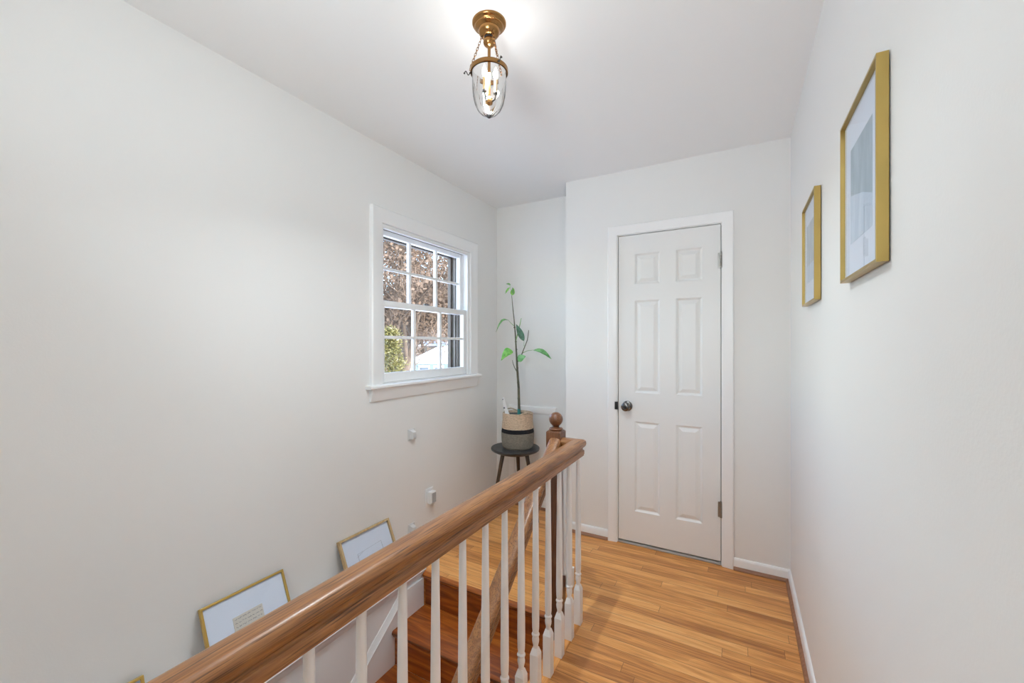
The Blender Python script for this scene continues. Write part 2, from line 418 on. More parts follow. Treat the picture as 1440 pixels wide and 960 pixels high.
mb.box((DX0-.012, YD+.001, 0), (DX0, YD+.11, DZ+.012)).box((DX1, YD+.001, 0), (DX1+.012, YD+.11, DZ+.012)).box((DX0, YD+.001, DZ), (DX1, YD+.11, DZ+.012))
mb.build('jamb', M['trim'], door)
MB().box((DX0, YD+.045, 0), (DX1, YD+.058, DZ)).build('dark_gap_sheet', M['black'], door)  # black sheet behind the slab, painting the shade in the door gaps
cprof = [(0.004, 0), (.004, .010), (.010, .013), (.030, .015), (.052, .019), (.060, .019), (.064, .015), (.064, 0)]
mb = MB(); a0, a1, b1 = DX0, DX1, DZ
rg = [[(a0-o, YD-d, 0) for o, d in cprof], [(a0-o, YD-d, b1+o) for o, d in cprof], [(a1+o, YD-d, b1+o) for o, d in cprof], [(a1+o, YD-d, 0) for o, d in cprof]]
mb.rings(rg).build('casing', M['trim'], door, smooth=25)
MB().box((DX0, YD-.004, 0), (DX1, YD+.07, .012)).build('threshold', M['threshold'], door, bevel=.003)
MB().box((DX0-.016, YD-.0195, .88), (DX0+.003, YD-.006, .93)).build('strike_plate', M['black'], door)
kb = (-.650, fy, .905)
k = MB().lathe(kb, [(.033, 0), (.033, .004), (.028, .008), (.013, .010), (.011, .030), (.016, .034), (.024, .040), (.028, .050), (.027, .060), (.020, .066), (.010, .067), (.009, .066)], 28, axis=(0, -1, 0)).build('door_knob', M['nickel'], slab, smooth=40)
MB().lathe((kb[0], fy-.066, kb[2]), [(.009, 0), (.009, .002), (.004, .003)], 16, axis=(0, -1, 0)).build('knob_button', M['black'], k, smooth=40)
for z in (1.763, .285):
    mb = MB()
    for q in range(5): mb.lathe((DX1-.002, YD-.008, z+q*.0186), [(.0062, 0), (.0066, .001), (.0066, .0165), (.0062, .0175)], 12)
    mb.lathe((DX1-.002, YD-.008, z+.093), [(.0045, 0), (.0055, .003), (.002, .007)], 12)
    mb.box((DX1-.018, YD-.001, z), (DX1+.002, YD+.003, z+.09))
    mb.build('hinge', M['hinge'], slab, smooth=40)

# ------------------------------------------------------------------ window
win = empty('window_1', (XL, 2.14, 1.5), kind='structure')
mb = MB()
wprof = [(0.0, 0), (.0, .012), (.008, .015), (.045, .017), (.066, .024), (.078, .024), (.083, .018), (.083, 0)]
rg = [[(XL+d, WY0-o, WZ0) for o, d in wprof], [(XL+d, WY0-o, WZ1+o) for o, d in wprof], [(XL+d, WY1+o, WZ1+o) for o, d in wprof], [(XL+d, WY1+o, WZ0) for o, d in wprof]]
mb.rings(rg).build('casing', M['trim'], win, smooth=25)
sp = [(XL-.03, 1.082), (XL+.034, 1.082), (XL+.042, 1.078), (XL+.044, 1.071), (XL+.042, 1.064), (XL+.034, 1.060), (XL+.002, 1.060), (XL-.03, 1.060)]
MB().rings([[(x, y, z) for x, z in sp] for y in (WY0-.108, WY1+.108)]).build('window_stool', M['trim'], win, smooth=40)
ap = [(XL, 1.0598), (XL+.028, 1.0598), (XL+.026, 1.045), (XL+.020, 1.030), (XL+.014, 1.000), (XL+.010, .990), (XL, .990)]
MB().rings([[(x, y, z) for x, z in ap] for y in (WY0-.083, WY1+.083)]).build('apron', M['trim'], win, smooth=40)
t = .012
mb = MB().box((XL-.056, WY0, WZ0), (XL, WY0+t, WZ1)).box((XL-.056, WY1-t, WZ0), (XL, WY1, WZ1)).box((XL-.056, WY0+t, WZ1-t), (XL, WY1-t, WZ1)).box((XL-.056, WY0+t, WZ0-.0), (XL, WY1-t, WZ0+.004))
mb.box((XL-.014, WY0+t, WZ0+.004), (XL-.002, WY0+.022, WZ1-t)).box((XL-.014, WY1-.024, WZ0+.004), (XL-.002, WY1-t, WZ1-t)).box((XL-.014, WY0+.022, WZ1-.024), (XL-.002, WY1-.024, WZ1-t))
mb.box((XL-.056, WY1-.022, 1.56), (XL-.05, WY1-t, WZ1-t)).box((XL-.056, WY0+t, 1.56), (XL-.05, WY0+.022, WZ1-t))
mb.build('jamb_liner', M['trim'], win, bevel=.002)
def sash(name, x0, x1, z0, z1, g, hm, thick_bot):
    """g = glass rect (y0,z0,y1,z1)"""
    mb = MB(); ya, yb = WY0+t+.001, WY1-t-.001
    mb.box((x0, ya, z0), (x1, g[0], z1)).box((x0, g[2], z0), (x1, yb, z1)).box((x0, g[0], z0), (x1, g[2], g[1])).box((x0, g[0], g[3]), (x1, g[2], z1))
    s = mb.build(name, M['trim'], win, bevel=.003)
    m2 = MB(); w = (g[2]-g[0])/3
    for k in (1, 2): m2.box((x0+.004, g[0]+k*w-.0105, g[1]), (x1-.006, g[0]+k*w+.0105, g[3]))
    m2.box((x0+.0045, g[0], hm-.0085), (x1-.0065, g[2], hm+.0085))
    m2.build('muntins', M['trim'], s, bevel=.003)
    MB().box(((x0+x1)/2-.002, g[0]-.003, g[1]-.003), ((x0+x1)/2+.001, g[2]+.003, g[3]+.003)).build('glass', M['glass'], s)
    return s
low = sash('lower_sash', XL-.050, XL-.017, WZ0+.005, 1.567, (1.746, 1.142, 2.530, 1.530), 1.352, .055)
up = sash('upper_sash', XL-.092, XL-.058, 1.533, WZ1-t-.001, (1.746, 1.572, 2.538, 1.962), 1.766, .04)
MB().lathe((XL-.03, 2.12, 1.567), [(.016, 0), (.016, .004), (.008, .009)], 14).box((XL-.036, 2.105, 1.571), (XL-.024, 2.15, 1.578)).build('sash_lock', M['nickel'], low, bevel=.001)
mb = MB()      # brown storm window outside the sashes
X0, X1 = XL-.185, XL-.155
mb.box((X0, WY0, WZ0), (X1, WY0+.045, WZ1)).box((X0, WY1-.032, WZ0), (X1, WY1, WZ1)).box((X0, WY0+.045, WZ1-.032), (X1, WY1-.032, WZ1)).box((X0, WY0+.045, WZ0), (X1, WY1-.032, WZ0+.035))
mb.box((X0+.005, WY0+.045, 1.545), (X1-.004, WY1-.032, 1.572))
st = mb.build('storm_window', M['brown'], win, bevel=.003)
mb = MB()
mb.box((XL-.155, WY1-t, WZ0), (XL-.0565, WY1, WZ1)).box((XL-.155, WY0, WZ0), (XL-.0565, WY0+t, WZ1)).box((XL-.155, WY0+t, WZ1-t), (XL-.0565, WY1-t, WZ1)).box((XL-.155, WY0+t, WZ0), (XL-.0565, WY1-t, WZ0+.004))
mb.box((XL-.105, WY1-.026, WZ0+.004), (XL-.096, WY1-t, WZ1-t)).box((XL-.125, WY1-.030, WZ0+.004), (XL-.115, WY1-t, WZ1-t)).box((XL-.105, WY0+t, WZ1-.028), (XL-.096, WY1-t, WZ1-t))
mb.build('outer_jamb', M['taupe'], win, bevel=.002)

# ------------------------------------------------------------------ staircase
stair = empty('staircase', ((XP+XS)/2, YN, 0), 'orange oak staircase descending beside the left wall from the hall', 'stairs')
sx0, sx1 = XP+th+.0005, XS-.0005
def nosing_prof(yn, z, depth):
    p = [(yn+depth, z), (yn+.010, z), (yn+.003, z-.004), (yn, z-.012), (yn+.003, z-.021), (yn+.010, z-.025), (yn+depth, z-.025)]
    return p
NS = 13
for k in range(NS):
    yn = YN - k*RUN; z = -k*RISE
    dep = .10 - .07 if k == 0 else RUN+.0235
    x0 = XP+.0135 if k == 0 else sx0
    p = nosing_prof(yn, z+(.0004 if k == 0 else 0), .03 if k == 0 else dep)
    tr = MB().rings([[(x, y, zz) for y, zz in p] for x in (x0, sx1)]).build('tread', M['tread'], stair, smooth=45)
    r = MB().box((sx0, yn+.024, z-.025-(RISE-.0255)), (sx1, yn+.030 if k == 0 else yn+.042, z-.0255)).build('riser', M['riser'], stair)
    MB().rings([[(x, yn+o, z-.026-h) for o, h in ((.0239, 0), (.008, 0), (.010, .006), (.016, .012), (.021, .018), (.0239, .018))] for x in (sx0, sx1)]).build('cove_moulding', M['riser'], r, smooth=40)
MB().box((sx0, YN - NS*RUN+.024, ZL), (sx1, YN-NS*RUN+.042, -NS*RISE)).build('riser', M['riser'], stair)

# ------------------------------------------------------------------ railing
XRL = -.667; YRC = 1.842; NX, NY = -.778, 1.842; HW = .0365
rail = empty('stair_railing', (NX, NY, 0), 'brown oak handrail on white turned balusters guarding the open stairwell', 'railing')
half = [(.0, .0785), (.009, .0784), (.017, .0774), (.0235, .0748), (.0282, .0698), (.0305, .063), (.0307, .055), (.0288, .0475), (.0245, .042), (.0195, .0385), (.0180, .034), (.0188, .0295), (.0225, .0270), (.0238, .0235), (.0238, .0085), (.0222, .0075), (.0222, .0015), (.021, 0)]
prof = [(x, z) for x, z in half] + [(-x, z) for x, z in reversed(half[1:])]
RB = .7855       # underside of the hall rail
def prof_at(p, ax): return [(p[0]+ax[0]*x, p[1]+ax[1]*x, p[2]+z) for x, z in prof]
MB().rings([prof_at((XRL, y, RB), (1, 0)) for y in (-2.2, 1.0)] + [prof_at((XRL, YRC, RB), (1, 1))]).build('handrail', M['rail'], rail, smooth=35)
MB().rings([prof_at((XRL, YRC, RB), (1, 1)), prof_at((NX+HW-.001, YRC, RB), (0, 1))]).build('handrail_return', M['railx'], rail, smooth=35)
SL = .80
XH = -.768
def sy(y): return RB - .012 - SL*(NY-HW - y)
MB().rings([[(XH+x*1.0, y, sy(y)+z*1.18) for x, z in prof] for y in (NY-HW+.001, -1.42)]).build('stair_handrail', M['rail'], rail, smooth=35)
def newel(x, y, z0, zt, name='newel_post'):
    mb = MB(); w = HW*2
    mb.box((x-HW, y-HW, z0), (x+HW, y+HW, zt-.006)).frus((x, y), zt-.006, zt, w, w-.012)
    n = mb.build(name, M['newel'], rail, bevel=.002)
    MB().lathe((x, y, zt), [(.030, 0), (.0335, .003), (.034, .007), (.030, .012), (.019, .014), (.015, .018), (.016, .022), (.020, .024)], 32).sphere((x, y, zt+.053), .0335, 32, 20).build('ball_finial', M['ball'], n, smooth=50)
    return n
newel(NX, NY, -.185, .897)
newel(XH, -1.45, ZL, sy(-1.42)+.14)
def baluster_mesh():
    mb = MB(); w = .0325
    mb.box((-w/2, -w/2, 0), (w/2, w/2, .160)).frus((0, 0), .160, .182, w, .019)
    mb.lathe((0, 0, .178), [(.0105, 0), (.0095, .010), (.0100, .014), (.0125, .024), (.0133, .034), (.0118, .044), (.0108, .047), (.0142, .050), (.0150, .053), (.0142, .056), (.0112, .060), (.0130, .075), (.0138, .12), (.0128, .28), (.0108, .48), (.0096, .604), (.0096, RB-.178+.002)], 16)
    return mb
names = ['corner', 'second', 'third', 'fourth', 'fifth', 'sixth', 'seventh', 'eighth', 'ninth', 'tenth', 'eleventh', 'twelfth', 'thirteenth', 'fourteenth', 'fifteenth', 'sixteenth', 'seventeenth', 'eighteenth']
b0 = baluster_mesh().build('baluster', M['bal'], rail, smooth=40, local=True)
base = Vector((XRL, 1.847, 0)) - Vector((NX, NY, 0))
for i in range(18):
    o = b0 if i == 0 else b0.copy()
    if i: COL.objects.link(o); o.parent = rail
    o.location = base + Vector((0, -.1153*i, .0006))

# white gate hardware strapped to the newel
gate = empty('safety_gate', (-.731, 1.845, .2), 'white child safety gate housing fixed to the dark newel post behind the balusters', 'gate')
mb = MB(); mb.box((-.7412, 1.822, .215), (-.722, 1.866, .80)); mb.build('gate_housing', M['plastic'], gate, bevel=.007, seg=4)
MB().box((-.7412, 1.8665, .134), (-.707, 1.905, .228)).build('gate_bracket', M['plastic'], gate, bevel=.003)
# its two catches on the left wall
def catch(z, lab):
    c = empty('gate_catch', (XL, 1.945, z), lab, 'bracket', 'gate catches on the left wall')
    MB().box((XL, 1.918, z-.034), (XL+.006, 1.975, z+.034)).build('base_plate', M['catch'], c, bevel=.002)
    mb = MB()
    mb._add([(XL+.006, 1.925, z-.026), (XL+.006, 1.925, z+.03), (XL+.006, 1.962, z+.03), (XL+.006, 1.962, z-.026), (XL+.030, 1.935, z-.026), (XL+.030, 1.935, z+.016), (XL+.03, 1.962, z+.016), (XL+.03, 1.962, z-.026)],
            [(0, 1, 2, 3), (4, 7, 6, 5), (0, 4, 5, 1), (1, 5, 6, 2), (2, 6, 7, 3), (3, 7, 4, 0)])
    for q in range(4): mb.box((XL+.0301, 1.938, z-.020+q*.009), (XL+.033, 1.960, z-.0155+q*.009))
    mb.build('hook', M['catch'], c, bevel=.001)
catch(.748, 'small white gate catch bracket on the left wall just under the window')
catch(.157, 'small white gate catch bracket low on the left wall, just above the handrail')
# outlet and plug-in night light
ol = empty('wall_outlet', (XL, 2.115, .305), 'white wall outlet plate on the left wall behind the plug-in night light', 'outlet')
pl = MB().box((XL, 2.080, .248), (XL+.006, 2.152, .362)).build('cover_plate', M['plastic'], ol, bevel=.003)
for dz in (-.024, .024):
    MB().box((XL+.006, 2.099, .305+dz-.014), (XL+.0075, 2.133, .305+dz+.014)).build('socket_face', M['plastic'], pl, bevel=.0006)
nl = empty('night_light', (XL+.01, 2.12, .30), 'white plug-in night light with grey front, on the left wall outlet', 'night light')
MB().box((XL+.0078, 2.092, .266), (XL+.040, 2.142, .345)).build('body', M['plastic'], nl, bevel=.004)
MB().box((XL+.0404, 2.100, .274), (XL+.043, 2.138, .337)).build('front_cover', M['plastic_grey'], nl, bevel=.001)

# ------------------------------------------------------------------ pictures
def lprof(w, d): return [(0, 0), (0, d), (w, d), (w, 0)]
def wall_picture(name, yc, label, w=.320, hgt=.392, zc=1.661):
    """hangs on the right wall"""
    f = empty(name, (XR, yc, zc), label, 'picture', 'two gold framed pictures on the right wall')
    fw, fd = .0065, .021
    pf = [(0, .002), (0, fd), (fw, fd), (fw, .002)]
    y0, y1, z0, z1 = yc-w/2+fw, yc+w/2-fw, zc-hgt/2+fw, zc+hgt/2-fw
    PLN = lambda a, b, d: (XR-d, a, b)
    mitre_frame(MB(), (y0, z0, y1, z1), pf, PLN).build('frame', M['brass2'], f, bevel=.0008)
    MB().box((XR-.002, yc-w/2+.008, zc-hgt/2+.008), (XR-.008, yc+w/2-.008, zc+hgt/2-.008)).build('backing', M['backing'], f)
    m = MB().box((XR-.0082, y0-.001, z0-.001), (XR-.0115, y1+.001, z1+.001)).build('mat_board', M['mat'], f)
    return f, m
def art_mat(name, cols):
    m, nt, b = newmat(name)
    tc = N(nt, 'ShaderNodeTexCoord'); nz = N(nt, 'ShaderNodeTexNoise'); nz.inputs['Scale'].default_value = 9; nz.inputs['Detail'].default_value = 5
    mp = N(nt, 'ShaderNodeMapping'); mp.inputs['Scale'].default_value = (1, 3.5, .8); L(nt, tc.outputs['Object'], mp.inputs['Vector']); L(nt, mp.outputs[0], nz.inputs['Vector'])
    rp = N(nt, 'ShaderNodeValToRGB'); cr = rp.color_ramp
    while len(cr.elements) < len(cols): cr.elements.new(.5)
    for i, c in enumerate(cols): cr.elements[i].position = .3+.4*i/(len(cols)-1); cr.elements[i].color = (*c, 1)
    L(nt, nz.outputs['Fac'], rp.inputs['Fac']); L(nt, rp.outputs[0], b.inputs['Base Color']); b.inputs['Roughness'].default_value = .8
    return m
M['art1'] = art_mat('blue_wash', [(0.30,0.39,0.44), (0.38,0.47,0.52), (0.47,0.56,0.61)])
M['art2'] = art_mat('pale_blue_wash', [(0.50,0.59,0.68), (0.58,0.67,0.75), (0.66,0.74,0.81)])
M['art3'] = art_mat('grey_wash', [(0.40,0.45,0.48), (0.50,0.55,0.58), (0.58,0.64,0.67)])
for yc, lab, fur in ((1.168, 'gold framed blue abstract picture on the right wall, the nearer larger looking one', 0), (1.911, 'gold framed grey abstract picture on the right wall, the farther one nearest the door wall', 1)):
    f, m = wall_picture('framed_picture', yc, lab)
    x = XR-.0117
    a = MB(); a.box((XR-.0115, yc-.093, 1.549), (x, yc+.093, 1.774)); a.build('artwork', M['art3' if fur else 'art1'], f)
    a = MB(); a.box((x, yc-.093, 1.549), (x-.0003, yc+.093, 1.615)); a.build('artwork_lower_band', M['art2'], f)
    a = MB()
    if not fur:
        a._add([(x-.0006, yc+.093, 1.665), (x-.0006, yc+.093, 1.615), (x-.0006, yc-.093, 1.615), (x-.0006, yc-.02, 1.640)], [(0, 1, 2, 3)])
        a.build('artwork_wedge', M['art2'], f)
    MB().box((XR-.0135, yc-.155, 1.661-.19), (XR-.0145, yc+.155, 1.661+.19)).build('glass', M['pglass'], f)

def leaning_picture(label, name, yc, w, h, fmat, lean, fw=.009, fd=.016, xb=None, group='framed pictures leaning along the ledge'):
    """local frame: X = out of the picture, Y = width, Z up; stands on the ledge and leans back on the left wall"""
    zb = .0345; xb = XL + math.sin(lean)*h + .001
    f = bpy.data.objects.new(name, None); COL.objects.link(f)
    f.location = (xb, yc, zb); f.rotation_euler = (0, -lean, 0); f.empty_display_size = .05
    ORI[f.name] = Vector((0, 0, 0)); tag(f, label, 'picture', group)
    y0, y1, z0, z1 = -w/2+fw, w/2-fw, fw, h-fw
    mitre_frame(MB(), (y0, z0, y1, z1), [(0, 0), (0, fd-.002), (.001, fd), (fw, fd), (fw, 0)], lambda a, b, d: (d, a, b)).build('frame', fmat, f, local=True, bevel=.0008)
    MB().box((.001, -w/2+fw*.6, fw*.6), (.004, w/2-fw*.6, h-fw*.6)).build('backing', M['backing'], f, local=True)
    MB().box((.004, y0-.001, z0-.001), (.008, y1+.001, z1+.001)).build('mat_board', M['mat'], f, local=True)
    MB().box((.0125, y0-.001, z0-.001), (.0132, y1+.001, z1+.001)).build('glass', M['pglass'], f, local=True)
    return f
f1 = leaning_picture('gold framed picture with a small handwritten cream card, leaning on the left wall ledge', 'framed_picture', .951, .325, .293, M['gold'], math.radians(24))
a = MB().box((.008, -.062, .075), (.0105, .052, .205)); a.build('card', M['paper'], f1, local=True)
random.seed(4)
mb = MB()
for r in range(8):
    y = -.056; z = .196-r*.0145
    while y < .044:
        l = random.uniform(.006, .016); pts = []
        n = int(l/.0016)
        for q in range(n+1): pts.append((.0108, min(.047, y+q*.0016), z+random.uniform(-.0022, .0022)))
        mb.tube(pts, .0006, 4); y += l+.004
mb.build('handwriting', M['ink'], f1, local=True)
f2 = leaning_picture('pale wood framed faint pencil drawing, leaning on the left wall ledge near the stairs', 'framed_picture', 1.571, .338, .290, M['palewood'], math.radians(24), fw=.011, fd=.022)
mb = MB()
for p, q in (((-.075, .19), (.085, .197)), ((.085, .197), (.088, .07)), ((-.085, .175), (-.04, .19)), ((-.075, .19), (-.08, .07)), ((-.08, .07), (.088, .07))):
    mb.tube([(.0084, p[0], p[1]), (.0084, q[0], q[1])], .0006, 4)
mb.build('pencil_drawing', M['inkl'], f2, local=True)
f3 = leaning_picture('small gold framed picture leaning on the left wall ledge, its corner at the bottom edge', 'framed_picture', .515, .215, .150, M['gold'], math.radians(20))
MB().box((.008, -.05, .035), (.009, .05, .115)).build('print', M['paper'], f3, local=True)

# ------------------------------------------------------------------ stool
SXc, SYc, SZ = -1.497, 2.755, .530
stl = empty('round_stool', (SXc, SYc, 0), 'round dark three legged wooden stool in the alcove corner, holding the planter', 'stool')
MB().lathe((SXc, SYc, SZ-.028), [(.150, 0), (.172, .003), (.182, .010), (.185, .018), (.184, .025), (.180, .028)], 56).build('seat', M['stooltop'], stl, smooth=35)
MB().lathe((SXc, SYc, SZ-.040), [(.135, 0), (.150, .0119)], 48).build('seat_underside', M['stoolleg'], stl, smooth=35)
for ft in ((-1.628, 2.611), (-1.300, 2.745), (-1.560, 2.945)):
    d = Vector((ft[0]-SXc, ft[1]-SYc, 0)); 
    top = Vector((SXc, SYc, SZ-.034)) + d*.50; bot = Vector((ft[0], ft[1], 0))
    MB().tube([bot, bot.lerp(top, .5), top], [.0085, .0125, .0155], 14).build('leg', M['stoolleg'], stl, smooth=50)

# ------------------------------------------------------------------ basket planter
BX, BY, BZ = -1.482, 2.765, SZ+.0005
def basket_mat():
    m, nt, b = newmat('woven_basket')
    tc = N(nt, 'ShaderNodeTexCoord'); sp = N(nt, 'ShaderNodeSeparateXYZ'); L(nt, tc.outputs['Object'], sp.inputs[0])
    rp = N(nt, 'ShaderNodeValToRGB'); cr = rp.color_ramp; cr.interpolation = 'CONSTANT'
    while len(cr.elements) < 3: cr.elements.new(.5)
    for e, p, c in zip(cr.elements, (0, .118/.3, .148/.3), ((0.25,0.22,0.18), (0.012,0.012,0.016), (0.66,0.51,0.375))): e.position = p; e.color = (*c, 1)
    L(nt, smath(nt, 'DIVIDE', sp.outputs[2], .3), rp.inputs['Fac'])
    nz = N(nt, 'ShaderNodeTexNoise'); nz.inputs['Scale'].default_value = 1; nz.inputs['Detail'].default_value = 3
    L(nt, vmath(nt, 'MULTIPLY', tc.outputs['Object'], (60, 60, 260)), nz.inputs['Vector'])
    mx = N(nt, 'ShaderNodeMix'); mx.data_type = 'RGBA'; mx.blend_type = 'MULTIPLY'; mx.inputs[0].default_value = .7
    r2 = N(nt, 'ShaderNodeValToRGB'); r2.color_ramp.elements[0].position = .3; r2.color_ramp.elements[0].color = (.55, .55, .55, 1); r2.color_ramp.elements[1].position = .65; r2.color_ramp.elements[1].color = (1.15, 1.15, 1.15, 1)
    L(nt, nz.outputs['Fac'], r2.inputs['Fac']); L(nt, rp.outputs[0], mx.inputs[6]); L(nt, r2.outputs[0], mx.inputs[7])
    L(nt, mx.outputs[2], b.inputs['Base Color']); b.inputs['Roughness'].default_value = .9
    bp = N(nt, 'ShaderNodeBump'); bp.inputs['Strength'].default_value = .5; bp.inputs['Distance'].default_value = .003; L(nt, nz.outputs['Fac'], bp.inputs['Height']); L(nt, bp.outputs['Normal'], b.inputs['Normal'])
    return m
M['basket'] = basket_mat()
M['rope'] = paint('cotton_rope', (0.52, 0.43, 0.32), .9, .4, 300, var=.3)
bk = empty('basket_planter', (BX, BY, BZ), 'tan and grey woven basket planter with black stripe on the stool', 'basket')
pr = []
H = .262; nr = 27
for i in range(nr):
    z = i*H/nr; r = .113 + .007*math.sin(PI*min(1, z/.20)) + (.002 if z < .12 else 0)
    if i == 0: r -= .006
    for q, dr in ((0, 0), (.25, .0022), (.5, .003), (.75, .0022)): pr.append((r+dr, z+q*H/nr))
pr.append((.112, H)); inn = [(.106, H+.001), (.104, H-.01), (.106, .16)]
MB().lathe((BX, BY, BZ), pr+inn, 64).build('basket_body', M['basket'], bk, smooth=60)
MB().lathe((BX, BY, BZ+.10), [(.1035, 0), (.1035, .143), (.098, .146), (.096, .12), (.096, 0)], 40).build('liner_pot', M['liner'], bk, smooth=50)
MB().lathe((BX, BY, BZ+.19), [(.0955, 0), (.0955, .025), (.06, .030), (.001, .032)], 40).build('soil', M['soil'], bk, smooth=50)
def rope(angle, up, name):
    pts = []
    c = Vector((BX, BY, BZ+H-.008))
    for q in range(15):
        s = q/14; a = angle + (s-.5)*.95
        h = math.sin(PI*s)*up
        pts.append(c + Vector((math.cos(a)*.121, math.sin(a)*.121, h + (.004 if up > 0 else 0))) + Vector((math.cos(angle), math.sin(angle), 0))*math.sin(PI*s)*.008)
    mb = MB(); mb.tube(pts, .0048, 8)
    pts2 = [p + Vector((0, 0, .0045*math.sin(i*2.4))) for i, p in enumerate(pts)]
    mb.tube(pts2, .0036, 6); mb.build(name, M['rope'], bk, smooth=60)
rope(-.55, .018, 'handle'); rope(-.55+PI, .018, 'handle')

# plant
PY = 2.765
plant = empty('potted_tree_seedling', (-1.474, PY, BZ+.21), 'young slender green leafed plant growing from the woven basket', 'plant')
S = [(-1.474, .74), (-1.472, .805), (-1.475, .979), (-1.484, 1.114), (-1.490, 1.223), (-1.503, 1.386), (-1.515, 1.496), (-1.527, 1.606), (-1.532, 1.685)]
mb = MB(); mb.tube([(x, PY+.004*math.sin(i*1.3), z) for i, (x, z) in enumerate(S)], [.0105, .0105, .0095, .0085, .007, .0055, .004, .003, .0022], 10)
for z in (.90, 1.02, 1.13, 1.19, 1.27, 1.33, 1.44):      # leaf scars
    for i in range(len(S)-1):
        if S[i][1] <= z <= S[i+1][1]:
            f = (z-S[i][1])/(S[i+1][1]-S[i][1]); x = S[i][0]+f*(S[i+1][0]-S[i][0]); mb.sphere((x, PY, z), .0105 if z < 1.1 else .0085, 10, 6)
stem = mb.build('stem', M['stem'], plant, smooth=60)
MB().lathe((-1.4725, PY+.003, .775), [(.011, 0), (.0135, .01), (.012, .02), (.013, .03), (.0115, .045)], 12).build('stem_tie', M['tie'], stem, smooth=60)
def br(pts, r0, mat='stem'):
    MB().tube([(x, PY+y, z) for x, y, z in pts], [r0*(1-.5*i/(len(pts)-1)) for i in range(len(pts))], 7).build('branch', M[mat], plant, smooth=60)
br([(-1.490, 0, 1.103), (-1.508, -.004, 1.135), (-1.521, -.006, 1.168), (-1.524, -.006, 1.190)], .0035)
br([(-1.488, 0, 1.170), (-1.460, .008, 1.215), (-1.432, .014, 1.285), (-1.408, .018, 1.345), (-1.400, .02, 1.405), (-1.399, .02, 1.418)], .0045)
br([(-1.497, 0, 1.345), (-1.484, .01, 1.40), (-1.470, .014, 1.462), (-1.459, .016, 1.51)], .0045, 'stem_green')
br([(-1.515, 0, 1.452), (-1.535, -.006, 1.470), (-1.558, -.012, 1.496)], .0025, 'stem_green')
br([(-1.430, .014, 1.29), (-1.428, .0, 1.30), (-1.424, -.008, 1.335)], .002, 'stem_green')
br([(-1.446, .012, 1.245), (-1.40, .006, 1.262), (-1.350, 0, 1.268)], .0025, 'stem_green')
def leaf(p0, p1, width, mat, bend=.02, up=(0, -1, .35), curl=.15, n=12):
    """blade from p0 to p1, with a midrib fold and an arching curve"""
    p0 = Vector(p0); p1 = Vector(p1); d = p1-p0; Ln = d.length; d.normalize()
    nrm = Vector(up); nrm = (nrm - d*nrm.dot(d)).normalized(); s = d.cross(nrm)
    rows = []
    for i in range(n+1):
        t_ = i/n; w = width*.5*(math.sin(PI*t_**.78))**.85 * (1 if t_ < .98 else .4)
        w = max(w, .0006)
        c = p0 + d*Ln*t_ + Vector((0, 0, 1))*bend*math.sin(PI*t_)
        row = []
        for k in range(-3, 4):
            f = k/3
            row.append(c + s*w*f + nrm*(abs(f)*w*curl - .0) + nrm*.0012*math.sin(i*1.9+k))
        rows.append(row)
    mb = MB(); vs = []; fs = []
    for side in (0, 1):
        for r in rows:
            for p in r: vs.append(p - nrm*(.0008*side))
    m7 = 7; off = (n+1)*7
    for i in range(n):
        for k in range(6):
            a = i*7+k
            fs.append((a, a+1, a+8, a+7)); fs.append((off+a, off+a+7, off+a+8, off+a+1))
    for i in range(n):
        a = i*7; fs.append((a, a+7, off+a+7, off+a)); a = i*7+6; fs.append((a, off+a, off+a+7, a+7))
    mb._add(vs, fs)
    return mb.build('leaf', M[mat], plant, smooth=70)
leaf((-1.521, PY-.004, 1.256), (-1.612, PY-.03, 1.185), .078, 'leaf_bright', .028, (-.25, -1, .35), .12)
leaf((-1.484, PY-.004, 1.205), (-1.398, PY-.03, 1.222), .058, 'leaf_mid', -.008, (0, -1, .25), .2)
leaf((-1.424, PY-.008, 1.335), (-1.484, PY-.02, 1.462), .046, 'leaf_dark', .0, (.35, -1, .1), .3)
leaf((-1.350, PY, 1.268), (-1.182, PY-.05, 1.205), .040, 'leaf_mid', .020, (.2, -.75, .8), .25)
leaf((-1.558, PY-.012, 1.496), (-1.645, PY-.05, 1.405), .048, 'leaf_mid', .034, (-.3, -.6, .8), .3)
leaf((-1.532, PY, 1.686), (-1.512, PY-.01, 1.738), .034, 'leaf_bright', .0, (.5, -1, .1), .25, 9)
leaf((-1.515, PY-.004, 1.690), (-1.520, PY-.012, 1.745), .022, 'leaf_mid', .0, (1, -.6, .1), .25, 9)
leaf((-1.550, PY-.004, 1.748), (-1.580, PY-.02, 1.700), .028, 'leaf_bright', .0, (-.5, -1, .2), .2, 9)
leaf((-1.543, PY-.002, 1.764), (-1.578, PY-.01, 1.776), .020, 'leaf_mid', .004, (-.1, -.7, .8), .2, 9)
br([(-1.532, 0, 1.685), (-1.535, -.004, 1.72), (-1.548, -.005, 1.76)], .0018, 'stem_green')

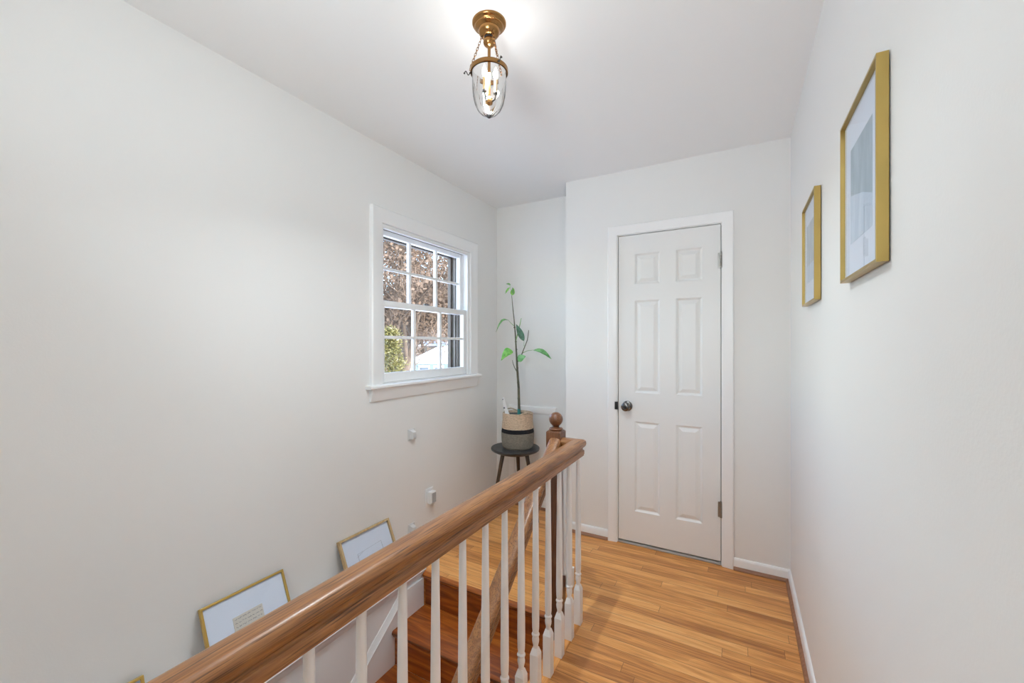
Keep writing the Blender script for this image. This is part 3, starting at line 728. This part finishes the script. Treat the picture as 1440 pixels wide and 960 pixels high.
# white plastic nursery label in the basket
tg = empty('plant_marker', (-1.53, 2.68, BZ+.24), 'small white plastic plant marker stuck in the left rim of the basket', 'plant marker')
mb = MB()
a_, b_, c_ = Vector((-1.520, 2.682, .775)), Vector((-1.546, 2.672, .858)), Vector((-1.556, 2.669, .913))
sd = Vector((.9, .35, .25)).normalized()
def strip(p, q, w0, w1, th_=.0012):
    nn = (q-p).cross(sd).normalized()*th_
    mb._add([p-sd*w0, p+sd*w0, q+sd*w1, q-sd*w1, p-sd*w0+nn, p+sd*w0+nn, q+sd*w1+nn, q-sd*w1+nn], [(0,1,2,3),(7,6,5,4),(0,4,5,1),(1,5,6,2),(2,6,7,3),(3,7,4,0)])
strip(a_, b_, .016, .011); strip(b_, c_, .011, .008)
mb.build('label_strip', M['plastic'], tg)
MB().lathe((-1.544, 2.668, .835), [(.0065, 0), (.0065, .003)], 12, axis=(.2, -1, 0)).build('printed_dot', M['ink'], tg)
MB().lathe((-1.554, 2.664, .898), [(.004, 0), (.004, .003)], 12, axis=(.2, -1, 0)).build('printed_dot', M['ink'], tg)
tg.location = tg.location

# ------------------------------------------------------------------ ceiling light
LX, LY = -.784, 1.247
lamp = empty('bell_jar_ceiling_light', (LX, LY, CE), 'antique brass ceiling light with clear glass bell jar and candle bulbs', 'ceiling light')
cn = MB().lathe((LX, LY, CE), [(.0605, 0), (.0605, -.004), (.058, -.008), (.053, -.010), (.050, -.013), (.0495, -.016), (.044, -.018), (.041, -.022), (.038, -.024), (.0385, -.028), (.037, -.036), (.031, -.044), (.022, -.050), (.019, -.051)], 48).build('canopy', M['brass'], lamp, smooth=40)
MB().lathe((LX, LY, CE-.0505), [(.0185, 0), (.0185, -.007)], 32).build('collar', M['black'], cn, smooth=40)
MB().lathe((LX, LY, CE-.0575), [(.018, 0), (.0205, -.004), (.0212, -.011), (.0195, -.018), (.014, -.024), (.0065, -.027), (.0055, -.030), (.0052, -.10), (.0052, -.205), (.010, -.210), (.014, -.220), (.012, -.230), (.003, -.234)], 28).build('stem', M['brass'], lamp, smooth=40)
RZ = 2.283; RR = .0655
MB().lathe((LX, LY, RZ-.008), [(RR, 0), (RR+.002, .002), (RR+.002, .014), (RR, .016), (RR-.004, .016), (RR-.0045, .008), (RR-.004, 0)], 56, cap=False).build('rim_band', M['brass'], lamp, smooth=40)
jp = [(.0612, 2.296), (.0606, 2.26), (.0600, 2.225), (.0575, 2.195), (.0515, 2.168), (.0415, 2.147), (.028, 2.133), (.013, 2.1265), (.004, 2.1255)]
MB().lathe((LX, LY, 0), [(r, z) for r, z in jp], 56, cap=False).build('glass_bell_jar', M['jar'], lamp, smooth=70)
MB().lathe((LX, LY, 2.1275), [(.0085, 0), (.0095, -.003), (.0075, -.008), (.003, -.011)], 20).build('bottom_finial', M['darknickel'], lamp, smooth=40)
MB().tube([(LX+.006, LY+.003, 2.127), (LX+.010, LY+.004, 2.136), (LX+.007, LY+.003, 2.142)], .0022, 6).build('finial_pin', M['nickel'], lamp, smooth=40)
def torus_pts(c, a1, a2, r1, r2, n=10): return [c + a1*r1*math.cos(2*PI*k/n) + a2*r2*math.sin(2*PI*k/n) for k in range(n)]
for ang in (200, 325, 80):
    a = math.radians(ang); dr = Vector((math.cos(a), math.sin(a), 0)); tg_ = Vector((-math.sin(a), math.cos(a), 0))
    p0 = Vector((LX, LY, 2.412)) + dr*.026; p1 = Vector((LX, LY, RZ+.012)) + dr*(RR+.006)
    mb = MB(); n = 12; ax = (p1-p0).normalized(); o2 = ax.cross(tg_).normalized()
    for k in range(n):
        c = p0.lerp(p1, (k+.5)/n); mb.tube(torus_pts(c, ax, tg_ if k % 2 else o2, .0072, .0038, 12), .0010, 5, closed=True)
    mb.build('chain', M['brass'], lamp, smooth=60)
for ang in (205, 330, 85):
    a = math.radians(ang); dr = Vector((math.cos(a), math.sin(a), 0)); c0 = Vector((LX, LY, RZ)) + dr*(RR+.001)
    pts = [c0 + dr*.001 + Vector((0, 0, -.004))]
    for q in range(13):
        s = q/12; pts.append(c0 + dr*(.003+.020*s) + Vector((0, 0, -.007*math.sin(2*PI*s)-.002)))
    mb = MB().tube(pts, .0017, 8); mb.sphere(pts[-1], .0032, 10, 6); mb.sphere(pts[1], .003, 10, 6)
    mb.build('hook', M['black'], lamp, smooth=60)
clu = Vector((LX, LY, 2.105+.055))
for i, ang in enumerate((259, 19, 139)):
    a = math.radians(ang); dr = Vector((math.cos(a), math.sin(a), 0))
    s0 = Vector((LX, LY, 2.178)); e = s0 + dr*.024 + Vector((0, 0, .020))
    arm = MB().tube([s0, s0 + dr*.010 + Vector((0, 0, -.004)), s0 + dr*.020 + Vector((0, 0, .004)), e], .0032, 10).lathe(e, [(.005, 0), (.0085, .002), (.0085, .007), (.006, .009)], 16).build('candle_arm', M['nickel'], lamp, smooth=50)
    MB().lathe(e + Vector((0, 0, .009)), [(.0058, 0), (.0058, .044)], 14).build('candle_sleeve', M['candle'], arm, smooth=50)
    bz = e + Vector((0, 0, .0532))
    MB().lathe(bz, [(.0045, 0), (.0065, .006), (.0085, .016), (.0078, .026), (.0045, .037), (.001, .045)], 16).build('candle_bulb', M['bulb'], arm, smooth=60)
    ld = bpy.data.lights.new('candle_light', 'POINT'); ld.energy = 1.0; ld.shadow_soft_size = .012; ld.color = (1.0, .97, .93)
    lo = bpy.data.objects.new('candle_light', ld); COL.objects.link(lo); lo.parent = lamp; lo.location = bz + Vector((0, 0, .018)) - Vector((LX, LY, CE))

ld = bpy.data.lights.new('jar_fill_light', 'AREA'); ld.shape = 'DISK'; ld.size = .045; ld.energy = P_CH; ld.color = (.845, .95, 1.0); ld.spread = math.radians(138)  # downward fill disk added inside the jar, besides the candle bulbs
lo = bpy.data.objects.new('jar_fill_light', ld); COL.objects.link(lo); lo.parent = lamp; lo.location = (0, 0, 2.275-CE)
# fill lamps added out of view, behind the viewer
def globe(loc, label, power, r=.13):  # unseen globe added to brighten the hall
    x, y, z = loc
    t_ = empty('fill_globe', (x, y, CE), label, 'added fill lamp')
    MB().lathe((x, y, CE), [(.06, 0), (.06, -.012), (.04, -.03), (.01, -.034)], 32).build('canopy', M['brass'], t_, smooth=40)
    MB().tube([(x, y, CE-.03), (x, y, z+r*.9)], .004, 8).build('rod', M['brass'], t_, smooth=40)
    g_ = MB().sphere((x, y, z), r, 40, 24).build('glass_globe', M['fill_white'], t_, smooth=60)
    g_.visible_shadow = True
    ld = bpy.data.lights.new('fill_globe_light', 'POINT'); ld.shadow_soft_size = r*1.02; ld.energy = power; ld.color = COOL
    lo = bpy.data.objects.new('fill_globe_light', ld); COL.objects.link(lo); lo.parent = t_; lo.location = (0, 0, z-CE)
COOL = (.845, .95, 1.0)
globe((-.45, -.75, 2.02), 'added unseen fill globe just behind the viewer', P_GLOBE)
globe((-.45, -2.1, 2.02), 'added unseen fill globe at the far rear end of the hall', P_GLOBE)
tor = empty('added_uplight', (-.15, -1.45, 0), 'added unseen brass uplight behind the viewer, bouncing fill light off the ceiling', 'floor lamp')  # uplight added for ceiling bounce, never in view
MB().lathe((-.15, -1.45, .0005), [(.14, 0), (.14, .015), (.03, .03), (.014, .05)], 40).build('base', M['brass'], tor, smooth=40)
MB().tube([(-.15, -1.45, .045), (-.15, -1.45, 1.70)], .012, 14).build('pole', M['brass'], tor, smooth=40)
MB().lathe((-.15, -1.45, 1.70), [(.02, 0), (.10, .04), (.16, .11), (.17, .16), (.166, .16), (.155, .11), (.095, .045), (.015, .01)], 40, cap=False).build('bowl_shade', M['brass'], tor, smooth=60)
ld = bpy.data.lights.new('uplight', 'AREA'); ld.shape = 'DISK'; ld.size = .22; ld.energy = P_UP; ld.color = COOL
lo = bpy.data.objects.new('uplight', ld); COL.objects.link(lo); lo.parent = tor; lo.location = (0, 0, 1.79); lo.rotation_euler = (PI, 0, 0)

fl = empty('bounce_fill_lamp', (-.42, -.62, 0), 'added unseen softbox on a black tripod behind the viewer, bouncing fill off the ceiling', 'studio lamp')  # softbox added to light the ceiling, not part of the hall
hd = Vector((-.42, -.62, 1.45)); aim = (Vector((-.82, 1.40, CE+.25)) - hd).normalized()
MB().tube([(-.42, -.62, .32), hd - aim*.05 - Vector((0, 0, .03))], .012, 12).build('pole', M['black'], fl, smooth=40)
for q in range(3):
    a = q*2*PI/3 + .4
    MB().tube([(-.42, -.62, .55), (-.42+.26*math.cos(a), -.62+.20*math.sin(a), .006)], .008, 10).build('leg', M['black'], fl, smooth=40)
o1 = aim.orthogonal().normalized(); o2 = aim.cross(o1)
def sq(c, h): return [c - o1*h - o2*h, c + o1*h - o2*h, c + o1*h + o2*h, c - o1*h + o2*h]
MB().rings([sq(hd - aim*.10, .06), sq(hd - aim*.02, .08), sq(hd + aim*.16, .27), sq(hd + aim*.165, .265), sq(hd - aim*.01, .06)], cap=False).build('softbox_head', M['black'], fl)
ld = bpy.data.lights.new('bounce_fill_light', 'AREA'); ld.shape = 'SQUARE'; ld.size = .50; ld.energy = P_SPOT; ld.spread = math.radians(110); ld.color = COOL
lo = bpy.data.objects.new('bounce_fill_light', ld); COL.objects.link(lo); lo.parent = fl
lo.location = hd + aim*.155 - Vector((-.42, -.62, 0)); lo.rotation_euler = (-aim).to_track_quat('Z', 'Y').to_euler()

# ------------------------------------------------------------------ outdoors seen through the window
cth = math.cos(math.atan(321/579.5)); sth = math.sin(math.atan(321/579.5))
FW = Vector((-sth, cth, 0)); RT = Vector((cth, sth, 0))
def out_pt(lat, dist, z): return FW*dist + RT*lat + Vector((0, 0, z))     # metres along / across the view out of the house
GZ = -3.3
mb = MB(); c = out_pt(-12, 62, GZ)
mb.box((c.x-70, c.y-80, GZ-.3), (XL-.6, c.y+60, GZ)); g = struct('ground_outside', mb, paint('snowy_lawn', (0.80, 0.81, 0.84), .95, .4, 3, var=.3))
hs = empty('house', tuple(out_pt(-6.6, 41, GZ)), 'pale one storey house with snow covered roof, seen through the window', 'house')
def OP(lat, dist, z): return tuple(out_pt(lat, dist, z))
def obox(mb, l0, l1, d0, d1, z0, z1):
    vs = [OP(l, d, z) for z in (z0, z1) for l, d in ((l0, d0), (l1, d0), (l1, d1), (l0, d1))]
    mb._add(vs, [(0, 3, 2, 1), (4, 5, 6, 7), (0, 1, 5, 4), (1, 2, 6, 5), (2, 3, 7, 6), (3, 0, 4, 7)])
E_ = -.33
mb = MB(); obox(mb, -9.3, -2.4, 38, 46, GZ, E_); mb.build('walls', M['siding'], hs)
mb = MB()
a = [OP(-9.7, 37.5, E_), OP(-2.0, 37.5, E_), OP(-2.0, 46.5, E_), OP(-9.7, 46.5, E_), OP(-7.6, 42, 1.05), OP(-4.0, 42, 1.35)]
lo_ = [tuple(Vector(p)+Vector((0, 0, -.12))) for p in a[:4]]
mb._add(a + lo_, [(0, 1, 5, 4), (1, 2, 5), (2, 3, 4, 5), (3, 0, 4), (0, 6, 7, 1), (1, 7, 8, 2), (2, 8, 9, 3), (3, 9, 6, 0), (6, 9, 8, 7)])
mb.build('snowy_roof', M['snow'], hs)
for l0, l1 in ((-8.5, -7.7), (-7.1, -6.4), (-5.6, -5.1), (-4.5, -3.9)):
    mb = MB(); obox(mb, l0-.12, l1+.12, 37.93, 38.0, -2.35, -.62); w_ = mb.build('window', M['trim'], hs)
    mb = MB(); obox(mb, l0, l1, 37.90, 37.93, -2.2, -.80); mb.build('pane', M['darkglass'], w_)
hb = empty('house', tuple(out_pt(-10, 60, GZ)), 'distant brown house with snow dusted roof behind the trees', 'house')
mb = MB(); obox(mb, -12.8, -9.6, 58, 64, GZ, 1.1); mb.build('walls', M['brown'], hb)
mb = MB(); a = [OP(-13.2, 57.5, 1.1), OP(-9.2, 57.5, 1.1), OP(-9.2, 64.5, 1.1), OP(-13.2, 64.5, 1.1), OP(-12.8, 61, 1.75), OP(-9.6, 61, 1.75)]
mb._add(a, [(0, 1, 5, 4), (1, 2, 5), (2, 3, 4, 5), (3, 0, 4), (0, 3, 2, 1)]); mb.build('snowy_roof', M['snow'], hb)

def bare_tree(lat, dist, h, seed, label, r0=.22, leaves=5200, spread=.5, leafiness=1.0, minz=-9, trunk=.30):
    random.seed(seed); base = out_pt(lat, dist, GZ)
    root = empty('bare_tree', tuple(base), label, 'tree', 'winter trees beyond the window')
    mb = MB(); tips = []
    def grow(p, d, ln, r, depth):
        n = 4; pts = [p]; rr = [r]
        for i in range(n):
            d = (d + Vector((random.gauss(0, .13), random.gauss(0, .13), random.gauss(0.03, .08)))).normalized()
            p = p + d*ln/n; pts.append(p); rr.append(r*(1-.42*(i+1)/n))
            if depth <= 3: tips.append((p, d))
        mb.tube(pts, rr, 6 if depth > 3 else 4)
        if depth <= 0: return
        for k in range(3 if depth > 1 else 4):
            a = random.uniform(0, 2*PI); s = spread*random.uniform(.6, 1.4)
            o = d.orthogonal().normalized(); o = Matrix.Rotation(a, 3, d) @ o
            q = pts[random.choice((2, 3, 4, 4))]
            grow(q, (d + o*s).normalized(), ln*random.uniform(.62, .82), rr[-1]*random.uniform(.6, .85), depth-1)
    grow(base, Vector((random.gauss(0, .04), random.gauss(0, .04), 1)), h*trunk, r0, 5)
    mb.build('branches', M['bark'], root, smooth=60)
    vs = []; fs = []
    for k in range(leaves):
        p, d = random.choice(tips)
        if p.z < minz: continue
        c = p + Vector((random.gauss(0, .35), random.gauss(0, .35), random.gauss(0, .3)))
        d2 = Vector((random.gauss(0, 1), random.gauss(0, 1), random.gauss(0, 1))).normalized(); e2 = d2.orthogonal().normalized()
        if k % 3: a1, b1_ = .30*random.uniform(.5, 1), .007*dist/14
        else: a1, b1_ = .06*leafiness, .045*leafiness
        n = len(vs); vs += [c-d2*a1-e2*b1_, c+d2*a1-e2*b1_, c+d2*a1+e2*b1_, c-d2*a1+e2*b1_]; fs.append((n, n+1, n+2, n+3))
    m2 = MB(); m2._add(vs, fs); m2.build('twigs', M['twig'], root)
    root.children[-1]['kind'] = 'stuff'
TL = 'leafless brown tree standing beyond the window'
bare_tree(-4.75, 16.5, 12.5, 3, 'leafless brown tree nearest the window, its trunk behind the middle panes', .26, 12000, minz=1.9, trunk=.42)
bare_tree(-6.2, 17, 13, 8, 'leafless brown tree seen through the left upper window panes', .26, 13000, minz=1.5)
bare_tree(-2.0, 21, 13, 15, 'leafless brown tree seen through the right hand upper window panes', .20, 11000, minz=2.6, trunk=.44)
bare_tree(-8.6, 27, 14, 22, 'leafless tree farther off behind the left window panes', .26, 8000, minz=1.6, trunk=.40)
bare_tree(-13.5, 50, 15, 31, 'distant leafless tree rising behind the evergreen', .35, 9000, leafiness=2)
bare_tree(-10.0, 53, 15, 37, 'distant leafless tree between the two houses', .35, 9000, leafiness=2)
bare_tree(-6.5, 54, 16, 41, 'distant leafless tree directly behind the pale house roof', .35, 9000, leafiness=2)
bare_tree(-3.0, 52, 15, 47, 'distant leafless tree at the right behind the pale house', .35, 9000, leafiness=2)
random.seed(77)
rg = []
for i in range(41):
    lat = -75 + i*2.6; hh = 6.5 + 2.2*math.sin(i*.35) + random.uniform(-.5, .5)
    rg.append([out_pt(lat, 88, GZ), out_pt(lat, 96, GZ+hh*.55), out_pt(lat, 110, GZ+hh+4), out_pt(lat, 124, GZ+hh*.6), out_pt(lat, 134, GZ)])
struct('hill_outside', MB().rings(rg), paint('wooded_hillside', (0.13, 0.098, 0.075), .95, .6, 1.2, var=.45))
def conifer(lat, dist, h, rad, seed, label, n=9000):
    random.seed(seed); base = out_pt(lat, dist, GZ)
    root = empty('evergreen_tree', tuple(base), label, 'tree', 'winter trees beyond the window')
    mb = MB().tube([base, base+Vector((0, 0, h*.95))], [.13, .02], 8)
    vs = []; fs = []
    for k in range(150):
        f = random.random()**.8; z = h*(.06+.92*f); r = rad*(1-f)*random.uniform(.75, 1.1)+.10; a = random.uniform(0, 2*PI)
        d = Vector((math.cos(a), math.sin(a), .18)).normalized()
        p0 = base + Vector((0, 0, z)); mb.tube([p0, p0+d*r], [.02, .005], 4)
        for q in range(n//150):
            s = random.uniform(.15, 1); c = p0 + d*r*s + Vector((random.gauss(0, .09), random.gauss(0, .09), random.gauss(0, .07)))
            e = (d + Vector((random.gauss(0, .6), random.gauss(0, .6), random.gauss(0, .5)))).normalized(); o = e.orthogonal().normalized()
            o = Matrix.Rotation(random.uniform(0, 2*PI), 3, e) @ o; w_ = .016; l_ = .085
            m_ = len(vs); vs += [c-o*w_, c+e*l_-o*w_*.3, c+e*l_+o*w_*.3, c+o*w_]; fs.append((m_, m_+1, m_+2, m_+3))
    mb.build('trunk', M['bark'], root, smooth=60)
    m2 = MB(); m2._add(vs, fs); nd = m2.build('needles', M['needle'], root); nd['kind'] = 'stuff'
conifer(-4.15, 14.0, 5.2, 1.5, 5, 'yellow green evergreen tree filling the lower left window panes', 12000)
conifer(-6.6, 24.0, 4.2, 1.2, 9, 'smaller evergreen beside the pale snowy roofed house', 5000)

# ------------------------------------------------------------------ light and camera
w = bpy.data.worlds.new('World'); sc.world = w; w.use_nodes = True; nt = w.node_tree
sky = nt.nodes.new('ShaderNodeTexSky'); sky.sky_type = 'NISHITA'; sky.sun_disc = False
sky.sun_elevation = math.radians(38); sky.sun_rotation = math.radians(110); sky.air_density = 1.0; sky.dust_density = .6
bg = nt.nodes['Background']; nt.links.new(sky.outputs[0], bg.inputs['Color']); bg.inputs['Strength'].default_value = SKY
sl = bpy.data.lights.new('sun', 'SUN'); sl.energy = SUN; sl.angle = .01; sl.color = (1, .95, .88)
so = bpy.data.objects.new('sun', sl); COL.objects.link(so)
so.rotation_euler = (Vector((.80, .05, .60))).to_track_quat('Z', 'Y').to_euler()
pd = bpy.data.lights.new('window_portal', 'AREA'); pd.shape = 'RECTANGLE'; pd.size = .87; pd.size_y = .92; pd.cycles.is_portal = True
po = bpy.data.objects.new('window_portal', pd); COL.objects.link(po); po.location = (XL-.22, 2.142, 1.545); po.rotation_euler = (0, -PI/2, 0)

cam = bpy.data.cameras.new('camera'); co = bpy.data.objects.new('camera', cam); COL.objects.link(co)
co.location = (0, 0, 1.31); co.rotation_euler = (PI/2, 0, math.atan(321/579.5))
cam.sensor_width = 36; cam.lens = 579.5/1440*36; cam.shift_y = 4/1440; cam.clip_start = .01; cam.clip_end = 500
sc.camera = co
sc.view_settings.view_transform = 'Standard'; sc.view_settings.look = 'None'; sc.view_settings.gamma = 1; sc.view_settings.exposure = 0.19
sc.view_settings.use_curve_mapping = False
sc.cycles.use_denoising = True
sc.cycles.max_bounces = 12; sc.cycles.diffuse_bounces = 8; sc.cycles.transparent_max_bounces = 24
sc.cycles.sample_clamp_indirect = 4.0; sc.cycles.caustics_reflective = False; sc.cycles.caustics_refractive = False
